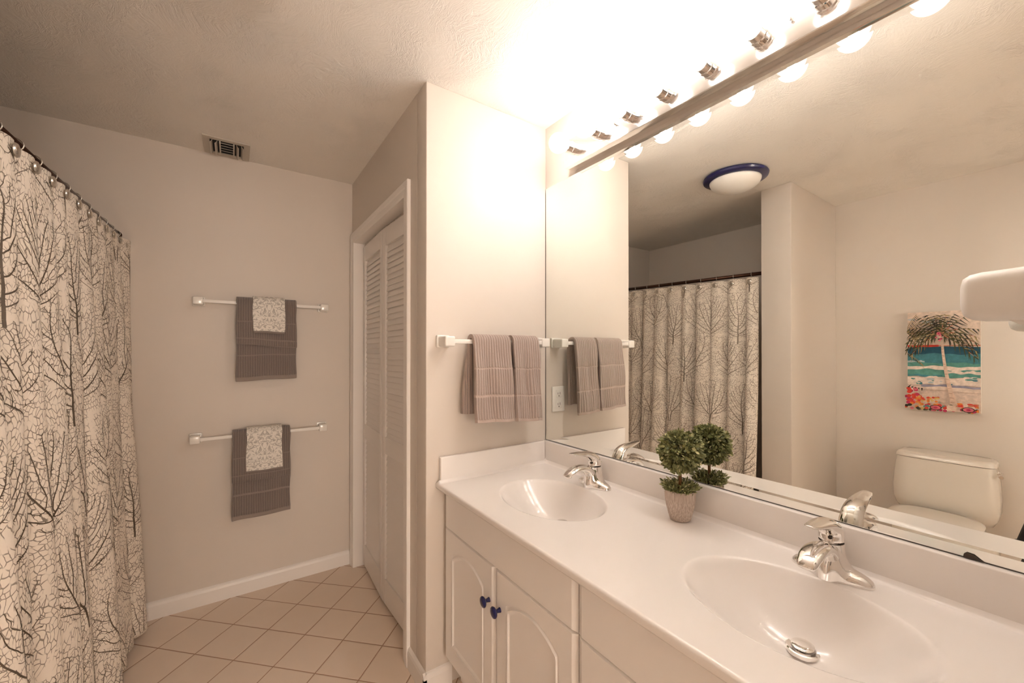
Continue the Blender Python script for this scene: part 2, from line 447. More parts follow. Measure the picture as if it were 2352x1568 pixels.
struct(box('wall_closet_shade', (XC+.55, YR+.1, 0), (XC+.56, YB, H), M['shade']))  # dark sheet behind the door, closet shade put into its colour

# ------------------------------------------------------------------ ceiling vent
vx0, vx1, vy0, vy1 = -.131, .070, 2.512, 2.722
t = thing('ceiling_vent', ((vx0+vx1)/2, (vy0+vy1)/2, H), 'square metal air vent with louvers set in the ceiling', 'air vent')
b = MB(); fz = H-.006; fw = .028
for a, c in (((vx0, vy0), (vx1, vy0+fw)), ((vx0, vy1-fw), (vx1, vy1)), ((vx0, vy0+fw), (vx0+fw, vy1-fw)), ((vx1-fw, vy0+fw), (vx1, vy1-fw))):
    b.box((a[0], a[1], fz), (c[0], c[1], H-.0005))
ix0, ix1, iy0, iy1 = vx0+fw, vx1-fw, vy0+fw, vy1-fw
d1, d2 = ix0+.043, ix1-.043
for d in (d1, d2): b.box((d-.003, iy0, fz-.012), (d+.003, iy1, fz))
b.obj('frame', M['vent'], t)
box('duct_shade_plate', (ix0, iy0, H-.002), (ix1, iy1, H-.0008), M['shade'], t)  # flat dark plate, the duct's inner shade put into its colour
for i in range(5):
    y = iy0+.014+i*(iy1-iy0-.028)/4
    R = [[(x, y-.007, fz-.0065), (x, y-.0062, fz-.0076), (x, y+.007, fz+.0012), (x, y+.0062, fz+.0022)] for x in (d1+.003, d2-.003)]
    MB().rings(R).obj('louver', M['vent'], t)
for sx, x0 in ((-1, ix0+.006), (-1, ix0+.027), (1, ix1-.006), (1, ix1-.027)):
    pts = [(x0+sx*.010*(k/6)**2 - sx*.004, fz+.003-.019*k/6) for k in range(7)]
    R = [[(x, y, z) for x, z in pts]+[(x-.0015*sx, y, z) for x, z in pts[::-1]] for y in (iy0, iy1)]
    autosmooth(MB().rings(R).obj('curved_louver', M['vent'], t), 60)

# ------------------------------------------------------------------ flush ceiling light (off)
lx, ly = -.05, 1.262
t = thing('ceiling_light', (lx, ly, H), 'round flush ceiling light, unlit white dome in a cobalt blue rim', 'ceiling light')
o = MB().lathe([(.15, 0), (.176, -.004), (.180, -.012), (.176, -.022), (.160, -.030), (.143, -.032), (.138, -.028), (.135, -.004)], (lx, ly, H-.0005), 'z', 64).obj('rim', M['bluemetal'], t); autosmooth(o, 40)
o = MB().lathe([(.142*math.cos(k/10*PI/2)+.0005, -.028-.075*math.sin(k/10*PI/2)) for k in range(11)], (lx, ly, H), 'z', 64).obj('glass_dome', M['frost'], t, True)

# ------------------------------------------------------------------ mirror
MY0, MY1, MZ0, MZ1 = YW+.004, YR-.003, .9375, 2.145
t = thing('wall_mirror_panel', (XM, (MY0+MY1)/2, MZ0), 'large frameless mirror above the double sink counter', 'mirror')
fx = XM-.0032; BV = .0262*math.tan(math.radians(2.7))    # front face, bevelled border strips
pr = [(XM-.0005, MZ0), (fx-BV, MZ0), (fx, MZ0+.0262), (fx, MZ1-.0262), (fx-BV, MZ1), (XM-.0005, MZ1)]
o = MB().rings([[(x, MY0, z) for x, z in pr], [(x, MY1, z) for x, z in pr]]).obj('glass', M['mirror'], t)
box('mirror_edge', (fx-.0018, MY0, MZ0-.0016), (XM-.0006, MY1, MZ0-.0002), M['dark'], t)
box('mirror_edge', (fx-.0014, MY1+.0002, MZ0), (XM-.0006, MY1+.0012, MZ1), M['dark'], t)
o = MB().rings([[(fx-.0030-d, .148-k, z) for k, z in ((-.011, MZ0-.001), (-.010, MZ0+.006), (-.006, MZ0+.010), (.004, MZ0+.009), (.012, MZ0+.003), (.018, MZ0-.001))] for d in (0, .002)]).obj('mirror_clip', M['dark'], t)

# ------------------------------------------------------------------ vanity cabinets
DF = .703; BACK = XM-.002
def chamfer_slab(b, y0, y1, z0, z1, xb, xf, ch=.016, dp=.004, bv=.003):
    """door slab, front at xf, with a wide shallow chamfer on the vertical edges"""
    R = []
    prof = [(xb, 0, 0), (xf+dp, 0, 0), (xf+.0006, ch*.85, bv), (xf, ch, bv)]
    for x, dy, dz in prof:
        R.append([(x, y0+dy, z0+dz), (x, y1-dy, z0+dz), (x, y1-dy, z1-dz), (x, y0+dy, z1-dz)])
    return b, R
def arched_outline(hw, zb, zs, zp, off, cz):
    """radius of the arched panel outline (half width hw, bottom zb, shoulder zs, peak zp) shrunk by off"""
    hw -= off; zb += off; zs -= off; zp -= off
    rc = .014
    P = [(-hw, zb+rc)]
    n = 24
    P = [(-hw, zb), (hw, zb), (hw, zs-.012), (hw-.003, zs-.004), (hw-.012, zs)]
    for k in range(1, n):
        q = hw-.012-(2*hw-.024)*k/n
        P.append((q, zs+(zp-zs)*(math.cos(q/(hw-.012)*PI/2)**.8)))
    P += [(-hw+.012, zs), (-hw+.003, zs-.004), (-hw, zs-.012)]
    return P
def ray_out(P, ang, cz):
    d = (math.cos(ang), math.sin(ang)); best = None
    for i in range(len(P)):
        a = (P[i][0], P[i][1]-cz); c = (P[(i+1) % len(P)][0], P[(i+1) % len(P)][1]-cz)
        ex, ey = c[0]-a[0], c[1]-a[1]; det = d[0]*(-ey)+d[1]*ex
        if abs(det) < 1e-12: continue
        tt = (a[0]*(-ey)+a[1]*ex)/det; uu = (d[0]*a[1]-d[1]*a[0])/det
        if tt > 0 and -1e-6 <= uu <= 1+1e-6 and (best is None or tt < best): best = tt
    return best
def cabinet_door(y0, y1, z0, z1, parent):
    b = MB(); ch = .016; xf = DF
    yc = (y0+y1)/2; cz = (z0+z1)/2
    hw, zb, zs, zp = (y1-y0)/2-.064, z0+.066, z1-.084, z1-.050
    rect = [(-(y1-y0)/2+ch, z0+.003), ((y1-y0)/2-ch, z0+.003), ((y1-y0)/2-ch, z1-.003), (-(y1-y0)/2+ch, z1-.003)]
    angs = [2*PI*k/180 for k in range(180)]
    base = arched_outline(hw, zb, zs, zp, 0, cz)
    angs += [math.atan2(p[1]-cz, p[0]) % (2*PI) for p in rect+base]
    angs = sorted(set(round(a, 6) for a in angs))
    angs = [a for i, a in enumerate(angs) if i == 0 or a-angs[i-1] > 1e-4]
    def ring(P, x): 
        R = []
        for a in angs:
            r = ray_out(P, a, cz); R.append((x, yc+r*math.cos(a), cz+r*math.sin(a)))
        return R
    rings = [ring(rect, xf), ring(base, xf)]
    for off, dx in ((.0015, .0030), (.004, .0046), (.0065, .0036), (.008, .0006), (.010, -.0022), (.013, -.0022), (.016, .0010), (.019, .0028), (.022, .0028)):
        rings.append(ring(arched_outline(hw, zb, zs, zp, off, cz), xf+dx))
    b.rings(rings, 0, False, True)
    R = []
    for x, dy, dz in ((xf+.019, 0, 0), (xf+.0085, 0, 0), (xf+.0008, ch*.85, .003), (xf, ch, .003)):
        R.append([(x, y0+dy, z0+dz), (x, y1-dy, z0+dz), (x, y1-dy, z1-dz), (x, y0+dy, z1-dz)])
    b.rings(R, 0, True, False)
    o = b.obj('door', M['cab'], parent)
    bm = bmesh.new(); bm.from_mesh(o.data); bmesh.ops.remove_doubles(bm, verts=bm.verts[:], dist=1e-5); bm.to_mesh(o.data); bm.free()
    autosmooth(o, 28); return o
def knob(y, z, parent):
    o = MB().lathe([(.0085, 0), (.0075, .004), (.006, .010), (.0065, .016), (.010, .0185), (.0165, .021), (.0182, .0245), (.0165, .028), (.010, .0305), (.004, .0312), (.0005, .0313)], (DF+.0008, y, z), '-x', 28).obj('knob', M['blue'], parent)
    o['label'] = 'cobalt blue round knob'
    return autosmooth(o, 50)
def vanity(y0, y1, label):
    t = thing('vanity_cabinet', (.97, (y0+y1)/2, 0), label, 'cabinet', 'white vanity cabinets under the counter')
    b = MB()
    for p, q in (((DF+.020, y0+.001, .138), (BACK, y0+.017, .8075)), ((DF+.020, y1-.017, .138), (BACK, y1-.001, .8075)), ((DF+.020, y0+.017, .138), (BACK, y1-.017, .154)), ((BACK-.008, y0+.017, .154), (BACK, y1-.017, .8075)), ((DF+.020, y0+.017, .635), (DF+.038, y1-.017, .8075))): b.box(p, q)
    b.obj('body', M['cab'], t)
    box('toe_kick', (DF+.075, y0+.001, 0), (DF+.090, y1-.001, .138), M['cab'], t)
    b = MB(); R = []
    for x, dy, dz in ((DF+.019, 0, 0), (DF+.0085, 0, 0), (DF+.0008, .014, .003), (DF, .016, .003)):
        z0, z1 = .657, .803
        R.append([(x, y0+.002+dy, z0+dz), (x, y1-.002-dy, z0+dz), (x, y1-.002-dy, z1-dz), (x, y0+.002+dy, z1-dz)])
    autosmooth(b.rings(R).obj('drawer_front', M['cab'], t), 20)
    ym = (y0+y1)/2
    for a, c, ky in ((y0+.002, ym-.0015, ym-.033), (ym+.0015, y1-.002, ym+.033)):
        d = cabinet_door(a, c, .140, .6535, t); knob(ky, .5345, d)
    return t
YS = .737
vanity(YS, YR-.014, 'white vanity cabinet under the far sink, with two arched doors and blue knobs')
vanity(YW+.004, YS, 'white vanity cabinet nearest the camera, under the near sink')

# ------------------------------------------------------------------ counter with two integral basins
XF = .672
SINK = [(.950, 1.128), (.955, .362)]; SA, SB = .166, .220
t = thing('vanity_countertop', (.96, (YW+YR)/2, ZC-.022), 'long cream cultured marble counter with two oval integral basins', 'countertop')
def top_z(x, y):
    z = ZC
    for cx, cy in SINK:
        r = math.hypot((x-cx)/SA, (y-cy)/SB)
        if r < 1.0199:
            e, k = .035, 2.0      # softly rounded rim
            q0, sl = 1-(1-e)**k, k*(1-e)**(k-1)
            q = 1-r**k if r < 1-e else q0*((1.02-r)/(e+.02))**(sl*(e+.02)/q0)
            z -= .125*q
    d = (XM-.0215) - x
    if d < .014: z += .014-math.sqrt(max(0, .014**2-(.014-d)**2))
    d = (YR-.0205) - y
    if d < .012: z += .012-math.sqrt(max(0, .012**2-(.012-d)**2))
    return z
X0, X1, Y0, Y1 = XF+.006, XM-.0215, YW+.003, YR-.0205
nx, ny = 170, 460
rows = []
prof_front = [(XF+.03, ZC-.024), (XF+.006, ZC-.024), (XF+.002, ZC-.022), (XF, ZC-.017), (XF, ZC-.006), (XF+.002, ZC-.0018)]
for j in range(ny+1):
    y = Y0+(Y1-Y0)*j/ny
    r = [(x, y, z) for x, z in prof_front]
    for i in range(nx+1):
        x = X0+(X1-X0)*i/nx; r.append((x, y, top_z(x, y)))
    rows.append(r)
rows.append([(x, YR-.0012, z if i >= len(prof_front) and False else min(z, ZC)) for i, (x, y, z) in enumerate(rows[-1])])
b = MB().rings(rows, 0, False, False, closed=False)
o = b.obj('counter_slab', M['marble'], t, True); autosmooth(o, 60)
box('backsplash', (XM-.0215, YW+.003, ZC), (XM-.0012, YR-.0012, .935), M['marble'], t, .0035)
box('side_splash', (XF+.014, YR-.0205, ZC), (XM-.0225, YR-.0012, .934), M['marble'], t, .0035)
for cx, cy in SINK:
    dx = cx+.054; dz = top_z(dx, cy)
    dn = MB().lathe([(.0315, -.006), (.0315, .0015), (.029, .0030), (.021, .0012), (.019, -.005), (.019, -.012)], (dx, cy, dz+.0015), 'z', 40).obj('drain', M['chrome'], t); autosmooth(dn, 40)
    st = MB().lathe([(.014, -.010), (.014, .003), (.0205, .004), (.0215, .0058), (.0212, .0076), (.0195, .0086), (.010, .0089), (.0005, .0090)], (dx, cy, dz+.003), 'z', 36).obj('stopper', M['chrome'], dn); autosmooth(st, 40)

# ------------------------------------------------------------------ faucets
def sweep_xz(prof, n=20, cy=0, c=(0, 0, 0)):
    """prof (x, z, half width in y, half thickness); sweep in the xz plane"""
    R = []
    for i, (x, z, ry, rn) in enumerate(prof):
        a = prof[max(i-1, 0)]; d = prof[min(i+1, len(prof)-1)]
        tx, tz = d[0]-a[0], d[1]-a[1]; L = math.hypot(tx, tz) or 1; nxx, nz = -tz/L, tx/L
        R.append([(c[0]+x+nxx*rn*math.sin(2*PI*j/n), c[1]+ry*math.cos(2*PI*j/n), c[2]+z+nz*rn*math.sin(2*PI*j/n)) for j in range(n)])
    return R
def subsurf(o, l=2):
    m = o.modifiers.new('subsurf', 'SUBSURF'); m.levels = l; m.render_levels = l; return o
def text_mesh(body, size, name, mat, parent, mw, ext=.0003):
    cu = bpy.data.curves.new('lettering', 'FONT'); cu.body = body; cu.size = size; cu.extrude = ext; cu.align_x = 'CENTER'
    tmp = bpy.data.objects.new('lettering', cu); C.objects.link(tmp)
    dg = bpy.context.evaluated_depsgraph_get(); me = bpy.data.meshes.new_from_object(tmp.evaluated_get(dg)); me.materials.clear(); me.materials.append(mat)
    bpy.data.objects.remove(tmp)
    o = bpy.data.objects.new(name, me); C.objects.link(o); o.parent = parent
    o.matrix_local = Matrix.Translation(-wloc(parent)) @ mw
    return o
def faucet(cx, cy, label):
    c = (cx, cy, ZC)
    t = thing('faucet', c, label, 'faucet', 'chrome faucets behind the basins')
    # escutcheon whose wings sweep up into the column
    R = []; ny_ = 41
    for k in range(ny_):
        q = -1+2*k/(ny_-1); q = math.copysign(1-(1-abs(q))**1.25, q); y = .081*q
        wv = .0275*max(0, 1-abs(q)**3.2)**.5+.0012
        h = .019*max(0, 1-abs(q)**5)**.5+.002+.052*math.exp(-(y/.0265)**4)+.012*math.exp(-(y/.046)**2)
        cxs = -.004*math.exp(-(y/.03)**2); ring = []
        for j in range(19):
            a = PI*j/18; ca, sa = math.cos(a), math.sin(a)
            e = 1.0 if h < .03 else .72
            px = wv*math.copysign(abs(ca)**e, ca)*(1-.14*(sa*h/.075))*(1+(.60*math.exp(-(y/.026)**2)*(1-.9*sa) if ca < 0 else .08*math.exp(-(y/.03)**2)))
            ring.append((c[0]+cxs+px, c[1]+y, c[2]+.0006+h*sa**(.62 if h > .02 else .7)))
        R.append(ring)
    o = MB().rings(R).lathe([(.040, .004), (.0345, .012), (.0305, .024), (.0275, .040), (.0256, .058), (.0246, .070), (.0240, .0768)], (cx+.002, cy, ZC), 'z', 40).obj('base', M['chrome'], t, True); autosmooth(o, 70)
    sp = [(.004, .020, .021, .022), (-.012, .041, .0225, .023), (-.028, .060, .0235, .0200), (-.050, .0745, .0240, .0160), (-.075, .0815, .0245, .0130), (-.100, .0810, .0245, .0112), (-.122, .0750, .0235, .0102), (-.138, .0660, .0215, .0095), (-.147, .0585, .0185, .0075), (-.150, .0555, .013, .0035)]
    o = MB().rings(sweep_xz(sp, 20, 0, c)).obj('spout', M['chrome'], t, True); subsurf(o, 2)
    MB().lathe([(.0095, 0), (.0105, .001), (.0105, .012), (.009, .013)], (cx-.135, cy, ZC+.0535), 'z', 24).obj('aerator', M['chrome'], t)
    MB().lathe([(.0240, 0), (.0247, .0006), (.0240, .0014)], (cx+.002, cy, ZC+.0768), 'z', 36).obj('seam_ring', M['dark'], t)
    hd = [(.003, .0785, .0262, .0268), (.003, .087, .0268, .0262), (.001, .098, .0262, .0235), (-.004, .110, .0245, .0195), (-.016, .1180, .0240, .0185), (-.034, .1265, .0228, .0145), (-.060, .1320, .0208, .0108), (-.090, .1360, .0182, .0078), (-.113, .1390, .0150, .0056), (-.126, .1416, .0110, .0032), (-.1285, .1420, .0055, .0015)]
    h = MB().rings(sweep_xz(hd, 20, 0, c)).obj('handle', M['chrome'], t, True); subsurf(h, 2)
    MB().lathe([(.0042, 0), (.0042, .002), (.003, .003)], (cx-.0235, cy-.006, ZC+.094), '-x', 16).obj('set_screw', M['dark'], h)
    b = MB().tube([(cx+.0335, cy-.004, ZC+.001), (cx+.0335, cy-.004, ZC+.083)], .0022, 10).lathe([(.0022, 0), (.005, .006), (.0055, .009), (.001, .011)], (cx+.0335, cy-.004, ZC+.081), 'z', 16)
    autosmooth(b.obj('lift_rod', M['chrome'], t), 40)
    # maker's script on the flank of the column and round mark on the spout
    mw = Matrix.Translation((cx-.022, cy-.0262, ZC+.0135)) @ Matrix.Rotation(math.radians(-6), 4, 'Z') @ Matrix.Rotation(math.radians(72), 4, 'X')
    x = text_mesh('DELTA', .0068, 'engraved_lettering', M['nickel'], t, mw, .0016)
    MB().tube([(cx-.093+.0048*math.cos(k/20*2*PI), cy+.0048*math.sin(k/20*2*PI), ZC+.0930) for k in range(20)], .0006, 6, 0, True).obj('round_mark', M['nickel'], t)
    return t
faucet(1.172, 1.128, 'chrome single lever faucet at the far sink by the towel wall')
faucet(1.172, .362, 'chrome single lever faucet at the near sink in front')

# ------------------------------------------------------------------ vanity light bar
BY0, BY1, BZ0, BZ1, BX = .165, 1.319, 2.1595, 2.2745, 1.190
t = thing('vanity_light_bar', (XM, (BY0+BY1)/2, BZ0), 'long chrome strip light with eight lit globe bulbs above the mirror', 'light fixture')
box('back_plate', (BX, BY0, BZ0), (XM-.001, BY1, BZ1), M['plate'], t, .002)
ys = [1.259-.1478*k for k in range(8)]
zb = 2.2195
sk0 = bl0 = None
for k, y in enumerate(ys):
    if k == 0:
        sk = MB().lathe([(.0225, 0), (.0240, .002), (.0240, .017), (.0258, .0185), (.0258, .0215), (.0230, .023), (.0230, .044), (.0250, .046), (.0250, .0495), (.0222, .0505), (.018, .047), (.016, .030)], (BX, y, zb), '-x', 36).obj('socket', M['chrome'], t, origin=(BX, y, zb)); autosmooth(sk, 35)
        pr = [(.0005, .1290)]
        for i in range(1, 15):
            a = PI*(i/17); pr.append((.0405*math.sin(a), .0885+.0405*math.cos(a)))
        pr += [(.0165, .0500), (.0145, .044), (.0140, .030)]
        bl = MB().lathe(pr[::-1], (BX, y, zb), '-x', 32).obj('bulb', M['bulb'], t, True, origin=(BX, y, zb)); sk0, bl0 = sk, bl
        bl['label'] = 'lit clear round globe bulb'
        MB().lathe([(max(.0004, FIL*math.sin(PI*i/14)), .0885-FIL*math.cos(PI*i/14)) for i in range(15)], (BX, y, zb), '-x', 20).obj('filament', M['filament'], bl, True)
    else:
        for src in (sk0, bl0):
            c = copy_tree(src, t); c.location = src.location + Vector((0, y-ys[0], 0))
for y in ((ys[1]+ys[2])/2-.005, (ys[5]+ys[6])/2):
    autosmooth(MB().lathe([(.006, 0), (.006, .003), (.0035, .004), (.0035, .006), (.0058, .008), (.005, .012), (.0005, .014)], (BX, y, zb), '-x', 20).obj('finial', M['nickel'], t), 40)

# ------------------------------------------------------------------ towel bars
def towel_bar(axis_y, x0, x1, z, proj, label, block=.034):
    """bar along x on the wall y=axis_y (facing -y)"""
    t = thing('towel_bar', ((x0+x1)/2, axis_y, z), label, 'towel bar')
    yb = axis_y-proj
    box('bar', (x0, yb-.0085, z-.0085), (x1, yb+.0085, z+.0085), M['plastic'], t, .002)
    for x in (x0, x1):
        b = MB()
        s1, s2 = .028, .0275
        b.box((x-s1, axis_y-.013, z-s1+.004), (x+s1, axis_y-.0005, z+s1-.002), 0, .004)
        b.box((x-s2*.8, yb-.0165, z-.0205), (x+s2*.8, axis_y-.010, z+.0205), 0, .006)
        autosmooth(b.obj('bracket', M['ceramic'], t), 50)
    return t
ZU, ZL, ZR = 1.626, .899, 1.400
towel_bar(YB, -.153, .455, ZU, .066, 'upper of the two white towel bars on the back wall')
towel_bar(YB, -.164, .449, ZL, .066, 'lower of the two white towel bars on the back wall')
towel_bar(YR, .700, 1.186, ZR, .062, 'white towel bar on the wall beside the mirror')

# ------------------------------------------------------------------ towels
def drape(name, x0, x1, yb, zb, r, front, back, th, mat, label, cat, group, bands, seed, skew=0, curl=.004, taper=0, lean=.012, spread=0):
    """sheet hung over a bar along x; bands = [(v0,v1)] measured up from the front hem"""
    rnd = random.Random(seed); ph = [rnd.uniform(0, 6.28) for _ in range(6)]
    path = []      # (n toward room, z, v)
    step = .005
    k = int(back/step)
    for i in range(k): path.append((-r, -back+i*step, None))
    for i in range(13):
        a = PI-PI*i/12; path.append((r*math.cos(a), r*math.sin(a), None))
    k = int(front/step)
    for i in range(1, k+1): path.append((r, -front*i/k, None))
    L = [0]
    for i in range(1, len(path)): L.append(L[-1]+math.hypot(path[i][0]-path[i-1][0], path[i][1]-path[i-1][1]))
    tot = L[-1]
    nxs = 44; V, F, UV, B = [], [], [], []
    for i, (n_, z, _) in enumerate(path):
        v = tot-L[i]
        for j in range(nxs+1):
            s_ = j/nxs; x = x0+(x1-x0)*s_; xc = (x0+x1)/2
            dn = 0; hang = max(0, -z)
            sgn = 1 if n_ > 0 else -1
            if hang > 0:
                g = min(1, hang/.12)
                dn = g*(curl*math.sin(s_*7+ph[0]+hang*4)+.5*curl*math.sin(s_*15+ph[1]-hang*9)+.4*curl*math.sin(hang*26+ph[2]))
                x = xc+(x-xc)*(1+taper*hang)+.0022*math.sin(hang*24+ph[3]+(0 if s_ < .5 else 2))
                if sgn < 0: dn = -abs(dn)*.5; x += spread*hang
                else: dn = dn+lean*hang
            y = yb-n_-dn
            zz = zb+z+(skew*(s_-.5)*(hang/front if sgn > 0 else hang/back))+.0015*math.sin(s_*9+ph[4])*min(1, hang*8)
            V.append((x, y, zz)); UV.append((x-xc if mat is M['damask'] else (x-x0), v))
            B.append(1.0 if any(a <= v <= c for a, c in bands) else 0.0)
    m = nxs+1
    for i in range(len(path)-1):
        for j in range(nxs): F.append([i*m+j, i*m+j+1, (i+1)*m+j+1, (i+1)*m+j])
    o = mobj(name, V, F, mat, None, True, uvs=UV, attrs={'band': B}, origin=((x0+x1)/2, yb, zb))
    md = o.modifiers.new('thickness', 'SOLIDIFY'); md.thickness = th; md.offset = 0
    md2 = o.modifiers.new('round', 'BEVEL'); md2.width = th*.35; md2.segments = 2; md2.limit_method = 'ANGLE'; md2.angle_limit = math.radians(60)
    return tag(o, label, cat, group)
yb = YB-.066
G = 'towels on the back wall bars'
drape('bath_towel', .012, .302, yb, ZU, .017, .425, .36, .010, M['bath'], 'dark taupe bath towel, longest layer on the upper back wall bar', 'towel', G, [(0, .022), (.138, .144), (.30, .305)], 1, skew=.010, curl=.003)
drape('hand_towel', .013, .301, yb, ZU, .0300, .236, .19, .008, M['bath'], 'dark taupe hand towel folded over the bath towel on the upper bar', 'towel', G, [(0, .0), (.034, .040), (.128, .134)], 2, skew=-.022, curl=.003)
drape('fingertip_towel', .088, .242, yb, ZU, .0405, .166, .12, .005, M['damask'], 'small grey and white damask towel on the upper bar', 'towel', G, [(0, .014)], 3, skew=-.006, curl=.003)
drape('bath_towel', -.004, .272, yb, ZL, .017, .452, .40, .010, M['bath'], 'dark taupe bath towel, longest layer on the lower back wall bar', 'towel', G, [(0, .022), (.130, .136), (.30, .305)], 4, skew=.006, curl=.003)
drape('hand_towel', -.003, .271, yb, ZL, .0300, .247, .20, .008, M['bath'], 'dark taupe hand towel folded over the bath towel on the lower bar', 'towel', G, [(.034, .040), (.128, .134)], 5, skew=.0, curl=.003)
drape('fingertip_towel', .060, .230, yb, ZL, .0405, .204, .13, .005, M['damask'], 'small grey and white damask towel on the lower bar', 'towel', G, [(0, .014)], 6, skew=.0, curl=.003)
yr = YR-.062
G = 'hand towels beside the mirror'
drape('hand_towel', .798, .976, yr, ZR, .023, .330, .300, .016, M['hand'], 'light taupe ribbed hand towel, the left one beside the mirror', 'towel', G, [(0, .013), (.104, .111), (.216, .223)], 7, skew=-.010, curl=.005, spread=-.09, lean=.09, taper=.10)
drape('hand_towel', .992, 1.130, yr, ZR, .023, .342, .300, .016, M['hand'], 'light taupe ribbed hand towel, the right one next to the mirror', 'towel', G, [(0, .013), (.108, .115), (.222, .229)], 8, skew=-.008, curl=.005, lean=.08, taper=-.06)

# ------------------------------------------------------------------ outlet on the alcove wall
t = thing('wall_outlet', (1.165, YR, 1.126), 'white double wall outlet behind the hand towels, seen in the mirror', 'outlet')
box('cover_plate', (1.1245, YR-.006, 1.064), (1.2055, YR-.0004, 1.188), M['plastic'], t, .003)
for z in (1.1, 1.152):
    rc = box('receptacle', (1.147, YR-.0075, z-.019), (1.183, YR-.0055, z+.019), M['plastic'], t, .001)
    b = MB().box((1.156, YR-.0079, z-.004), (1.158, YR-.0074, z+.008)).box((1.171, YR-.0079, z-.004), (1.173, YR-.0074, z+.006)).lathe([(.0028, 0), (.0028, .0005)], (1.1645, YR-.0079, z-.011), 'y', 12)
    b.obj('slot', M['dark'], rc)

# ------------------------------------------------------------------ potted topiary
PX, PY = 1.159, .748
t = thing('potted_topiary', (PX, PY, ZC), 'small boxwood ball topiary in a ribbed cement pot on the counter', 'plant')
pp = [(.0005, 0), (.027, 0), (.031, .003), (.0355, .020), (.0415, .045), (.0450, .070), (.0455, .090), (.0445, .0945), (.0415, .0945), (.0405, .085), (.038, .080), (.0005, .080)]
R = []
for r, h in pp:
    R.append([(PX+(r+(.0007*math.cos(j*24*2*PI/144) if .01 < h < .092 and r > .03 else 0))*math.cos(2*PI*j/144), PY+(r+(.0007*math.cos(j*24*2*PI/144) if .01 < h < .092 and r > .03 else 0))*math.sin(2*PI*j/144), ZC+.0004+h) for j in range(144)])
autosmooth(MB().rings(R).obj('pot', M['pot'], t), 40)
MB().lathe([(.0395, .082), (.036, .087), (.02, .090), (.0005, .091)], (PX, PY, ZC), 'z', 32).obj('soil', M['soil'], t, True)
MB().tube([(PX, PY, ZC+.085), (PX+.001, PY, ZC+.12), (PX, PY+.001, ZC+.19)], [.0052, .0048, .0045], 12).obj('stem', M['stem'], t, True)
def leaf(V, F, TN, p, d, up, L, W, tint, bend):
    d = d.normalized(); sd = d.cross(up)
    if sd.length < 1e-4: sd = d.orthogonal()
    sd.normalize(); nn = sd.cross(d).normalized()
    n = len(V)
    for s_, w_ in ((0, .12), (.3, .85), (.6, 1.0), (.85, .7)):
        q = p+d*L*s_+nn*(-bend*L*s_*s_)
        V += [q-sd*W*w_*.5+nn*W*.12*w_, q, q+sd*W*w_*.5+nn*W*.12*w_]
    V.append(p+d*L+nn*(-bend*L)); TN += [tint]*13
    for i in range(3):
        for j in range(2): F.append([n+i*3+j, n+i*3+j+1, n+(i+1)*3+j+1, n+(i+1)*3+j])
    F += [[n+9, n+10, n+12], [n+10, n+11, n+12]]
def foliage(name, gen, count, parent, Lr, Wr, seed):
    rnd = random.Random(seed); V, F, TN = [], [], []
    for i in range(count):
        p, d = gen(rnd)
        up = Vector((rnd.uniform(-1, 1), rnd.uniform(-1, 1), rnd.uniform(-.2, 1.2))).normalized()
        leaf(V, F, TN, p, d, up, rnd.uniform(*Lr), rnd.uniform(*Wr), min(1, max(0, rnd.gauss(.52, .25))), rnd.uniform(-.1, .5))
    return mobj(name, V, F, M['leaf'], parent, True, attrs={'tint': TN})
bc = Vector((PX, PY, ZC+.2135)); BR = .063
def ball(rnd):
    while True:
        v = Vector((rnd.uniform(-1, 1), rnd.uniform(-1, 1), rnd.uniform(-1, 1)))
        if .05 < v.length <= 1: break
    v.normalize(); rr = BR*(rnd.uniform(.55, .98))*(1+.05*math.sin(v.x*7+v.z*9))
    d = v+Vector((rnd.uniform(-1, 1), rnd.uniform(-1, 1), rnd.uniform(-1, 1)))*.75
    return bc+v*rr, d
o = foliage('leaf_ball', ball, 2900, t, (.0095, .0150), (.0060, .0092), 11); o['kind'] = 'stuff'
def tuft(rnd):
    a = rnd.uniform(0, 2*PI); r = .037*math.sqrt(rnd.random()); q = rnd.uniform(0, 1)
    out = Vector((math.cos(a), math.sin(a), 0))
    tilt = r/.037*.9
    base = Vector((PX, PY, ZC+.086))+out*r+(out*tilt*.9+Vector((0, 0, 1))).normalized()*.030*q
    return base, out*(tilt+rnd.uniform(-.3, .5))+Vector((rnd.uniform(-.4, .4), rnd.uniform(-.4, .4), rnd.uniform(.2, 1.1)))
o = foliage('leaf_tuft', tuft, 900, t, (.009, .016), (.0032, .0055), 12); o['kind'] = 'stuff'

